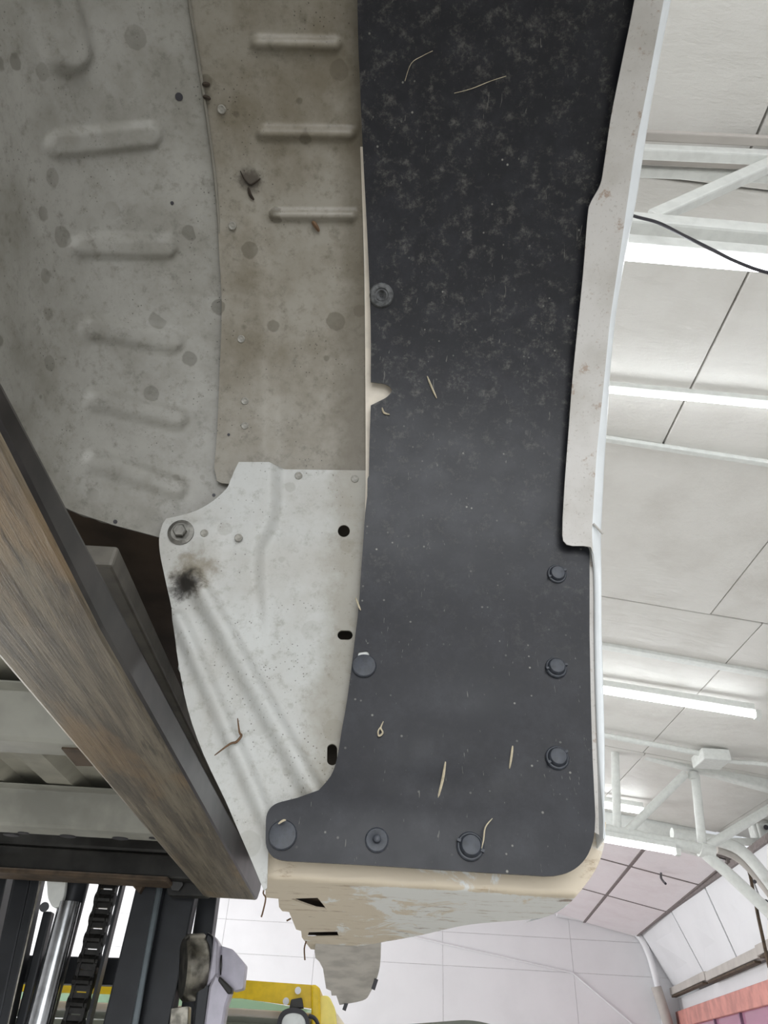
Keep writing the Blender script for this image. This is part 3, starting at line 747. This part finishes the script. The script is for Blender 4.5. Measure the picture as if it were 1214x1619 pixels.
# outer wheelhouse strip
def line_side(px, py, pts):                      # px distance to the right of a polyline x(y)
    xs = np.interp(py, [p[1] for p in pts], [p[0] for p in pts]); return px-xs
def d_strip(px, py):
    h = np.zeros_like(px)
    for a, b, hw in (((408, 67), (528, 70), 13), ((416, 210), (552, 211), 12), ((434, 340), (556, 341), 10)):
        d_, _ = seg_d(px, py, a, b); h = np.maximum(h, .0085*np.clip(1-(d_/hw)**2, 0, 1))
    s = line_side(px, py, [(396, 300), (415, 400), (428, 480), (430, 735)])
    h += .006*(1-sst(-14, 14, s))*sst(290, 430, py)
    return h
strip_poly = seam + fillet([(339, 760), (352, 766), (364, 767)], {0: 6}) + [(400, 785), (480, 775), (578, 770)] + smooth_line([(578, 740), (577.5, 600), (576, 440), (573, 330), (570, 235)], 3) + [(640, 225), (640, -400)]
sheet('wheelhouse_strip', strip_poly, s_arch(.005), M_strip, bed, 5, d_strip)
# edge bead of the strip (sealer seam)
MB().tube([V(p) for p in s_arch(.007)(np.array([q[0]+1 for q in seam]), np.array([q[1] for q in seam]))], .0018, 6).build('sealer_bead', plain('grey_sealer', (128, 124, 114), .6), bed, True)
# cream painted flange left bare between strip and liner
cream_poly = smooth_line([(569.5, 232), (573, 330), (576.5, 440), (577.5, 600), (578, 740), (577, 800), (574, 870)], 4)+[(600, 870), (640, 800), (645, 600), (640, 440), (600, 300), (574, 232)]
sheet('inner_flange', cream_poly, s_arch(.012), M_cream, bed, 8, None, (), .001)
# lower closure panel with pressed beads, slots
def d_clos(px, py):
    h = np.maximum(bead(px, py, (312, 925), (500, 1262), 24, .012, 20), bead(px, py, (285, 985), (432, 1318), 20, .010, 17))
    s = line_side(px, py, [(432, 735), (432, 800), (425, 835), (405, 872), (405, 915), (412, 1000)])
    h += .016*(1-sst(-3, 16, s))*(1-sst(900, 1060, py))
    d_, _ = seg_d(px, py, (262, 829), (352, 832)); 
    h += .004*sst(826, 836, py)*(1-sst(340, 372, px))*(1-sst(880, 920, py))
    h += .004*(1-sst(350, 385, px))*sst(880, 930, py)*0
    return h
def slot(cx, cy, w, h_, n=8):
    r = min(w, h_)/2; out = []
    for k in range(4*n):
        a = 2*math.pi*k/(4*n); out.append((cx+math.copysign(max(w/2-r, 0), math.cos(a))+r*math.cos(a), cy+math.copysign(max(h_/2-r, 0), math.sin(a))+r*math.sin(a)))
    return out
clos_poly = [(381, 735.6)] + fillet([(428, 735.6), (434, 738), (450, 742)], {1: 4}) + [(600, 744), (610, 900), (600, 1000), (590, 1100), (570, 1180), (555, 1230), (470, 1285), (432, 1318), (424, 1345), (422, 1404), (417, 1408)] + \
    smooth_line([(398, 1362), (371, 1300), (356, 1265), (321, 1191), (297, 1122), (282, 1048), (277, 1000), (274, 967), (266, 925), (260, 890), (258, 862), (262, 842), (268, 826.5)], 3) + \
    smooth_line([(284.5, 823), (314, 814), (341, 798), (361.6, 778.6), (367.5, 766), (374, 750)], 3)
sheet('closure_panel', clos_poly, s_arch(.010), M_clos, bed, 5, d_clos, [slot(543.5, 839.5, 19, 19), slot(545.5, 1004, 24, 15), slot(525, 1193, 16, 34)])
# added dark backing that paints the shade inside the closure panel's holes
m = MB(); bp = s_arch(-.05)(np.array([470., 640, 640, 600, 560, 470]), np.array([780., 780, 1000, 1150, 1260, 1260])); m.prism(bp, (0, .05, 0)); m.build('hole_shade_backing', M_dark, bed)
# black liner
left = smooth_line([(563, -400), (565, 0), (569, 130), (573.5, 236), (580, 360), (583.5, 440), (586, 520), (586, 603)], 4)
notch = fillet([(586, 604), (610, 607), (622, 616), (612, 628), (586, 641)], {1: 5, 2: 12, 3: 6}, 4)
left2 = [(584, 700), (583, 752), (581, 757), (580.5, 785), (577, 812)] + smooth_line([(574, 860), (571, 900), (567, 960), (561, 1010), (555, 1060), (548, 1110), (540, 1155), (533, 1198), (523, 1227), (504, 1250)], 3)
bot = fillet([(470, 1262), (421, 1274), (419, 1359), (600, 1369), (760, 1379), (862, 1385)], {1: 34, 2: 34}, 9) + smooth_line([(876, 1384.5), (896, 1380), (915, 1369), (930, 1350), (939, 1322), (941, 1290)], 3)
rgt = [(937, 1200), (934, 1100), (932, 1000)] + fillet([(932, 930), (932, 862), (900, 862), (900, 800)], {1: 11, 2: 3}) + [(915, 700), (925, 560), (945, 400), (955, 330), (985, 250), (1005, 150), (1030, 0), (1045, -400)]
liner_poly = left+notch+left2+bot+rgt
def d_liner(px, py):
    g = -.009*np.exp(-(((px-735)/130)**2+((py-1150)/85)**2)) + .004*np.exp(-(((px-640)/170)**2+((py-1275)/60)**2))
    return g
liner = sheet('wheel_liner', liner_poly, S_LN, M_liner, bed, 8, d_liner, [fillet([(566, 1030), (582, 1028), (586, 1040), (566, 1042)], 4)], .0035)
tag(liner, 'black plastic wheel arch liner held by push clips')
sheet('liner_gap_backing', [(560, 1022), (592, 1022), (592, 1050), (560, 1050)], s_arch(.0203), M_white, liner, 10, None, (), .001)
# push clips: sub-parts of the liner
def clip_mesh(kind):
    m = MB()
    if kind == 'step': m.lathe([(.0122, -.002), (.0122, .0018), (.0112, .0030), (.0100, .0032), (.0094, .0060), (.0080, .0078), (.004, .0086)], 28); mat = M_clip
    elif kind == 'flat': m.lathe([(.0142, -.002), (.0142, .0018), (.0130, .0032), (.006, .0042)], 28); mat = M_clip
    elif kind == 'pin': m.lathe([(.0118, -.002), (.0118, .0012), (.0104, .0024), (.0050, .0026), (.0040, .0032), (.0036, .0085), (.0020, .0095)], 24); mat = M_clip
    else: m.lathe([(.0158, -.002), (.0158, .002), (.0140, .0042), (.0095, .0050), (.0080, .0036), (.0066, .0042), (.0035, .0012), (.002, -.001)], 28); mat = M_clipworn
    if kind == 'step':
        m.box((-.0125, -.0012, .0024), (-.0088, .0012, .0058)); m.box((.0088, -.0012, .0024), (.0125, .0012, .0058))
    me = m.me('push_clip', mat, True); auto_smooth(me, 35); return me
CM = {k: clip_mesh(k) for k in ('step', 'flat', 'pin', 'worn')}
for px, py, k, s, rot in ((880, 908, 'step', 1, .4), (879, 1056, 'step', 1.04, .2), (881, 1198, 'step', 1.05, .5), (743, 1339, 'step', 1.12, -.4), (447, 1321, 'flat', 1, 0), (575.5, 1053, 'flat', 1.0, 0), (595.5, 1329, 'pin', 1, 0), (603, 467, 'worn', 1, 0)):
    o = link('push_clip', CM[k], liner, frame_at(S_LN, px, py) @ Matrix.Translation((0, 0, float(d_liner(px, py)))) @ Matrix.Rotation(rot, 4, 'Z') @ Matrix.Scale(s, 4))
    if k == 'worn': tag(o, 'scuffed grey clip with a broken centre')
    if k == 'pin': tag(o, 'small clip with a bare centre pin')
# fender lip: inward flange, rolled edge, outer skin
inner = smooth_line([(1045, -400), (1030, -200), (1014, -80), (1003, 0), (985, 90), (966, 185), (955, 260), (949, 292), (934, 320), (929, 342), (922, 430), (913, 520), (905, 600), (899, 680), (893, 760), (889.5, 820)], 4)
crease = smooth_line([(1095, -400), (1078, -200), (1062, -80), (1049, 0), (1034, 80), (1021, 150), (1005, 230), (993, 310), (983, 380), (974, 440), (964, 510), (957, 580), (949, 660), (943, 720), (938, 800), (936, 850), (940, 900)], 4)
sil = smooth_line([(1110, -400), (1094, -200), (1078, -80), (1064, 0), (1049, 75), (1035, 150), (1022, 230), (1010, 310), (998, 370), (987, 430), (976, 500), (968, 580), (963, 660), (959, 720), (955, 800), (953, 850), (953.5, 900), (954, 1000), (957, 1100), (959, 1200), (957.5, 1330)], 4)
S_LP = s_arch(.040)
lip_poly = inner + [(889, 846), (890.5, 855), (896, 861), (905, 863), (922, 863), (934, 865), (939, 880)] + crease[::-1]
sheet('fender_lip', lip_poly, S_LP, M_lip, bed, 7, None, (), .0015)
# lower flange beside the liner
low_poly = [(925, 850), (938, 850), (941, 900), (941, 1000), (944, 1200), (947, 1320), (930, 1310), (925, 1200), (922, 1000)]
sheet('lower_flange', low_poly, s_arch(.020), M_lip, bed, 8, None, (), .0015)
# rolled edge + outer body side
n_s = len(sil)
cr_full = crease + smooth_line([(941, 950), (941, 1000), (943, 1100), (947, 1200), (952, 1270), (956.5, 1330)], 4)
ys_s = np.linspace(-400, 1325, 160)
cx = np.interp(ys_s, [p[1] for p in cr_full], [p[0] for p in cr_full]); sx_ = np.interp(ys_s, [p[1] for p in sil], [p[0] for p in sil])
rowsv = []
cen = S_LP(cx-2, ys_s)
lowmix = sst(850, 910, ys_s)[:, None]
cen = cen*(1-lowmix) + s_arch(.022)(cx-2, ys_s)*lowmix
K = 6
out3 = S_LP(sx_, ys_s)
radial = np.stack([np.zeros(len(ys_s)), out3[:, 1]-ACY, np.maximum(out3[:, 2]-ACZ, 0)], 1); radial /= np.linalg.norm(radial, axis=1, keepdims=True)
dd = ray(sx_, ys_s); dd /= np.linalg.norm(dd, axis=1, keepdims=True)
tgt = s_arch(.030)(sx_, ys_s)
v = []
for k in range(K+1):
    a = k/K*math.pi/2
    v.append(cen + (tgt-cen)*math.sin(a) + radial*(.008*(1-math.cos(a))*(1-.9*sst(1290, 1370, ys_s)))[:, None])
v[-1] = tgt + radial*(.008*(1-.9*sst(1290, 1370, ys_s)))[:, None]
for q in (.03, .10, .22, .30): v.append(tgt+radial*((.008+q)*(1-.97*sst(1290, 1370, ys_s)))[:, None]+np.array([.006*min(1, q/.1), 0, 0]))
Vv = np.concatenate(v); m_ = len(ys_s); fs = []
for k in range(len(v)-1):
    for i in range(m_-1): fs.append((k*m_+i, (k+1)*m_+i, (k+1)*m_+i+1, k*m_+i+1))
o = link('outer_body_side', mesh('outer_body_side', Vv, fs, M_skin, True), bed); md = o.modifiers.new('s', 'SOLIDIFY'); md.thickness = .0012; md.offset = 1
# small crease tab on the body side
cp = S_LP(np.array([938., 953.]), np.array([828., 844.])); MB().tube([cp[0]*.999, cp[1]*1.004], .0016, 8).build('crease_tab', M_lip, bed, True)

# rear valance under the liner (mud covered), with slots and stepped inner edge
def s_val(px, py):
    A_ = at_y(px, py, .792); d = ray(px, py); t_ = d[..., 2]/d[..., 1]
    B_ = d/d[..., 1:2]*(.113/np.maximum(t_-.04, .02))[..., None]
    na = np.linalg.norm(A_, axis=-1); nb = np.linalg.norm(B_, axis=-1)
    # soft minimum of the two distances rounds the fold
    k = .02; h = np.clip(.5+.5*(na-nb)/k, 0, 1); dist = nb*(1-h)+na*h+k*h*(1-h)*0.6
    return d/np.linalg.norm(d, axis=-1, keepdims=True)*dist[..., None]
stepedge = [(419.5, 1419), (440, 1421), (441, 1434), (446, 1440.6), (457, 1442), (468, 1469.5), (476, 1472), (477, 1482), (491, 1500.6), (498, 1501.7)]
outer = smooth_line([(543, 1499.5), (586, 1493), (663, 1479), (741, 1462), (834, 1454), (868, 1448), (898, 1430), (926, 1398), (945, 1368), (955, 1335), (958, 1300)], 4)
val_poly = [(421, 1340)] + stepedge + outer + [(944, 1296), (936, 1330), (915, 1355), (870, 1372), (600, 1355), (440, 1345)]
sl1 = [(460, 1421), (502, 1419.5), (517, 1438), (500, 1436), (474, 1427)]; sl2 = [(488, 1474), (533, 1473), (536, 1481), (486, 1482)]
val = sheet('rear_valance', val_poly, s_val, M_mud, bed, 6, None, [sl1, sl2], .002)
m = MB(); m.prism([p+np.array([0, .0, .009]) for p in s_val(np.array([445., 525, 548, 478]), np.array([1410., 1410, 1488, 1488]))], (0, 0, .01)); m.build('slot_backing', M_rust, bed)
corner_ = [q for q in outer if q[0] > 860]
Pc = s_val(np.array([q[0] for q in corner_]), np.array([q[1] for q in corner_])); n = len(Pc)
m = MB(); m.add(np.concatenate([Pc, Pc+np.array([-.002, .03, .002]), Pc+np.array([-.004, .12, .01])]), [(k*n+i, k*n+i+1, (k+1)*n+i+1, (k+1)*n+i) for k in range(2) for i in range(n-1)]); m.build('valance_side', M_skin, bed, True)
outer = [q for q in outer if q[0] < 900]
P = s_val(np.array([q[0] for q in outer]), np.array([q[1] for q in outer]))
m = MB(); n = len(P)
up = np.array([0, .0, 1.0])
cen_ = P.mean(0); 
rows_ = [P]+[P+np.array([0, .004, 0])+up*q for q in (.02, .12, .26)]
m.add(np.concatenate(rows_), [(k*n+i, k*n+i+1, (k+1)*n+i+1, (k+1)*n+i) for k in range(3) for i in range(n-1)])
o = m.build('valance_side', M_skin, bed, True); md = o.modifiers.new('s', 'SOLIDIFY'); md.thickness = .0015
# rear corner skirt, lower and farther
def s_sk(px, py):
    d = ray(px, py); t_ = d[..., 2]/d[..., 1]; return d/d[..., 1:2]*(.432/(t_+.166))[..., None]
sk_in = [(498, 1498), (499, 1509), (505, 1514.5), (511, 1526), (516, 1558), (523.5, 1561.6), (524.5, 1569), (532, 1569), (537, 1584)]
sk_out = smooth_line([(537, 1584), (573, 1577), (586, 1567), (594, 1552), (600.5, 1528), (602, 1500), (601, 1475)], 4)
def d_sk(px, py): return .012*(1-sst(0, 26, (px-(566+(py-1500)*.25))))*0 + .006*sst(-6, 6, (570+(py-1500)*.2)-px)
sheet('corner_skirt', sk_in+sk_out[1:]+[(560, 1470), (500, 1480)], s_sk, plain('dusty_grey_paint', (196, 190, 182), .5, var=.1, scale=22), bed, 5, d_sk, (), .002)
P = s_sk(np.array([q[0] for q in sk_out]), np.array([q[1] for q in sk_out])); n = len(P)
m = MB(); rows_ = [P, P+up*.03, P+up*.2]; m.add(np.concatenate(rows_), [(k*n+i, k*n+i+1, (k+1)*n+i+1, (k+1)*n+i) for k in range(2) for i in range(n-1)]); m.build('skirt_side', M_skin, bed, True)
P = s_sk(np.array([q[0] for q in sk_in]), np.array([q[1] for q in sk_in])); n = len(P)
m = MB(); m.add(np.concatenate([P, P+up*.15]), [(i, i+1, n+i+1, n+i) for i in range(n-1)]); m.build('skirt_side', M_sill, bed)
for q, r_ in (((595, 1548), (592, 1555)), ((549, 1582), (545, 1590))):
    MB().bar(s_sk(np.array(float(q[0])), np.array(float(q[1]))), s_sk(np.array(float(q[0])), np.array(float(q[1])))+np.array([-.006, 0, -.018]), .008, .008, up=(0, 1, 0)).build('loose_clip', M_cable, bed)
# bed floor, sills, side rail
m = MB(); x = -1.9
prof = []
while x < -.40:
    prof += [(x, .455), (x+.055, .455), (x+.075, .475), (x+.13, .475)]; x += .15
prof = [(a, z) for a, z in prof if a < -.42]
nP_ = len(prof); vs = [(a, .0, z) for a, z in prof]+[(a, 1.95, z) for a, z in prof]
m.add(vs, [(i, i+1, nP_+i+1, nP_+i) for i in range(nP_-1)])
o = m.build('floor_panel', M_floorpan, bed); md = o.modifiers.new('s', 'SOLIDIFY'); md.thickness = .003; md.offset = 1
def sill(y0, y1, nm='cross_sill'):
    m = MB(); z0, z1 = .380, .452
    pr = [(y0-.035, z1-.003), (y0, z1-.003), (y0+.028, z0+.006), (y0+.034, z0), (y1-.034, z0), (y1-.028, z0+.006), (y1, z1-.003), (y1+.03, z1-.003), (y1+.03, z1), (y0-.035, z1)]
    m.prism([(-1.9, y, z) for y, z in pr], (1.49, 0, 0)); return m.build(nm, M_sill, bed, bevel=.004)
def ysill(py, z): return float(at_z(np.array(100.), np.array(float(py)), z)[1])
sill(ysill(1115, .43), ysill(1196, .38)+.03)
y2a, y2b = ysill(1258, .44), ysill(1322, .38)+.03
sill(y2a, y2b)
yh = ysill(1316, .38)
for px, py, w in ((18, 1320, 1), (37, 1317, .7), (107, 1322, 1), (190, 1325.5, 1), (243, 1325, .6)):
    p = at_z(np.array(float(px)), np.array(float(py)), .3795); MB().lathe([(.013*w, -.0012), (.013*w, .0006)], 16).build('drain_hole', M_cable, bed, mw=Matrix.Translation(V(p)) @ Matrix.Diagonal((1.4, 1, 1, 1)))
m = MB(); bpz = [at_z(np.array(float(a)), np.array(float(b)), .377) for a, b in ((97, 1184), (135, 1186), (172, 1212), (120, 1211))]; m.prism(bpz, (0, 0, .003)); m.build('sill_bracket', M_rust, bed)
# under-floor cavity seen past the fork
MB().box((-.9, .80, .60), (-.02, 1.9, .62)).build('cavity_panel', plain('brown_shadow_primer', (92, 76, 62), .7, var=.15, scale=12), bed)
MB().box((-.42, .70, .445), (-.312, 1.95, .473)).build('side_rail', M_rail, bed, bevel=.004)
MB().box((-.44, 1.95, .40), (-.05, 1.97, .62)).build('tail_panel', M_dark, bed)
# washer-head bolt and spot-weld rings
bm_ = MB().lathe([(.0165, -.002), (.0165, .0015), (.012, .003), (.0095, .003)], 24); bm_.lathe([(.0085, .002), (.0085, .009), (.0072, .010)], 6)
o = link('washer_bolt', bm_.me('washer_bolt', M_metal), bed, frame_at(s_arch(.0305), 286, 842)); tag(o, 'dull grey hex bolt with washer')
wm = MB(); wm.lathe([(.0052, -.001), (.0050, .0004), (.0042, .0008), (.0034, .0002), (.0016, .0001)], 16); wme = wm.me('spot_weld', plain('weld_ring_paint', (150, 147, 138), .4, var=.1, scale=200), True)
for px, py, sf in ((350, 173, .0085), (367, 357, .0110), (381, 536, .0115), (387, 634, .0115), (387, 673, .0115), (472, 752, .0108), (561, 757, .0108), (323, 843, .0302), (377, 850, .030)):
    link('spot_weld', wme, bed, frame_at(s_arch(sf), px, py))
hm = MB().lathe([(.0075, -.001), (.0075, .0006)], 14).me('drain_hole', M_cable)
for px, py, s_ in ((283, 153, .6), (272, 321, .3), (413, 749, .28), (338, 783, .3), (363, 689, .25), (182, 825, .35)):
    sf = S_CL if py == 749 else (S_ST if px == 363 else s_drum); off = .012 if py == 749 else (.006 if px == 363 else 0)
    link('drain_hole', hm, bed, frame_at(sf, px, py) @ Matrix.Translation((0, 0, off+.0006)) @ Matrix.Scale(s_, 4))

# ------------------------------------------------------------------ debris stuck to the panels
def stalk(name, pts, surf, off, r, label, mat=M_straw, cat='straw', group=None):
    q = smooth_line(pts, 4); S = surf(np.array([p[0] for p in q]), np.array([p[1] for p in q]))
    n = np.array([frame_at(surf, *q[len(q)//2])[i][2] for i in range(3)])
    if surf is S_LN: off = off + float(d_liner(*q[len(q)//2]))
    S = S + n*(off+r*.8)
    k = len(S); rs = [max(.0003, r*math.sin(math.pi*min(.97, .06+.9*i/(k-1)))**.5) for i in range(k)]
    o = MB().tube(S, rs, 6).build(name, mat, None, True); return tag(o, label, cat, group)
stalk('straw_piece', [(606, 1140), (602, 1150), (605, 1158), (599, 1163), (598, 1155), (604, 1146)], S_LN, .001, .0011, 'short curled straw on the black liner, left of the long upright one')
stalk('straw_piece', [(704, 1205), (701, 1225), (698, 1240), (690, 1270)], S_LN, .001, .0016, 'long upright straw on the lower middle of the black liner')
stalk('straw_piece', [(811, 1178), (809, 1195), (806, 1214)], S_LN, .001, .0014, 'straight straw on the black liner, left of the lowest clip on its right edge')
stalk('straw_piece', [(776, 1298), (765, 1312), (762, 1332), (759, 1345)], S_LN, .008, .0008, 'thin bent straw caught on the bottom clip nearest the rounded corner')
stalk('straw_piece', [(562, 946), (566, 956), (570, 966)], S_LN, .001, .0012, 'short straw stuck on the left edge of the liner above the slot')
stalk('straw_piece', [(640, 128), (650, 100), (668, 88), (684, 80)], S_LN, .001, .0004, 'pale straw wisp near the top left of the black liner')
stalk('straw_piece', [(718, 147), (745, 140), (775, 128), (800, 120)], S_LN, .001, .0004, 'long faint straw wisp near the top middle of the black liner')
stalk('straw_piece', [(675, 595), (682, 612), (690, 630)], S_LN, .001, .0014, 'grey straw scrap on the liner, right of the cream notch')
stalk('straw_piece', [(604, 645), (607, 653), (616, 656)], S_LN, .001, .0014, 'small hooked straw just under the cream notch', M_straw)
stalk('straw_piece', [(441, 1306), (448, 1301), (453, 1300)], S_LN, .006, .0012, 'bit of straw lying on the clip in the liner foot')
stalk('dead_leaf', [(378, 1143), (381, 1165), (384, 1170), (376, 1180), (366, 1183), (342, 1201)], S_CL, .012, .0014, 'thin brown dead leaf stem on the white ribbed panel', M_leaf, 'leaf')
stalk('dead_leaf', [(494, 350), (499, 356), (505, 366)], S_ST, .001, .0032, 'reddish brown flake below the lowest rib of the wheelhouse strip', M_leaf, 'leaf')
stalk('mud_clump', [(380, 270), (388, 285), (396, 292), (404, 288), (412, 282)], S_ST, .0005, .0011, 'dark forked mud clump on the wheelhouse strip near the middle rib', M_soil, 'mud')
stalk('mud_clump', [(393, 296), (396, 308), (402, 316)], S_ST, .0005, .0022, 'dark mud lump just below the forked clump', M_soil, 'mud')
stalk('mud_clump', [(321, 133), (333, 133)], S_ST, .001, .003, 'brown mud dash on the seam near the top', M_soil, 'mud')
stalk('mud_clump', [(322, 152), (334, 156)], S_ST, .001, .003, 'brown mud dash on the seam above the upper spot weld', M_soil, 'mud')
for pts, lb in (([(420, 1400), (416, 1412), (420, 1420), (416, 1440), (413, 1450)], 'dry grass wisp hanging at the fork heel beside the bed corner'), ([(484, 1488), (481, 1500), (482, 1518)], 'dry grass wisp hanging from the stepped edge, lower one'), ([(460, 1452), (453, 1456)], 'dry grass bit poking out of the stepped edge, upper one')):
    S = [Y(px, py, 1.2) if px > 430 else Y(px, py, .84) for px, py in smooth_line(pts, 3)]
    tag(MB().tube(S, .0009 if pts[0][0] < 430 else .0012, 6).build('grass_wisp', M_leaf, None, True), lb, 'grass')
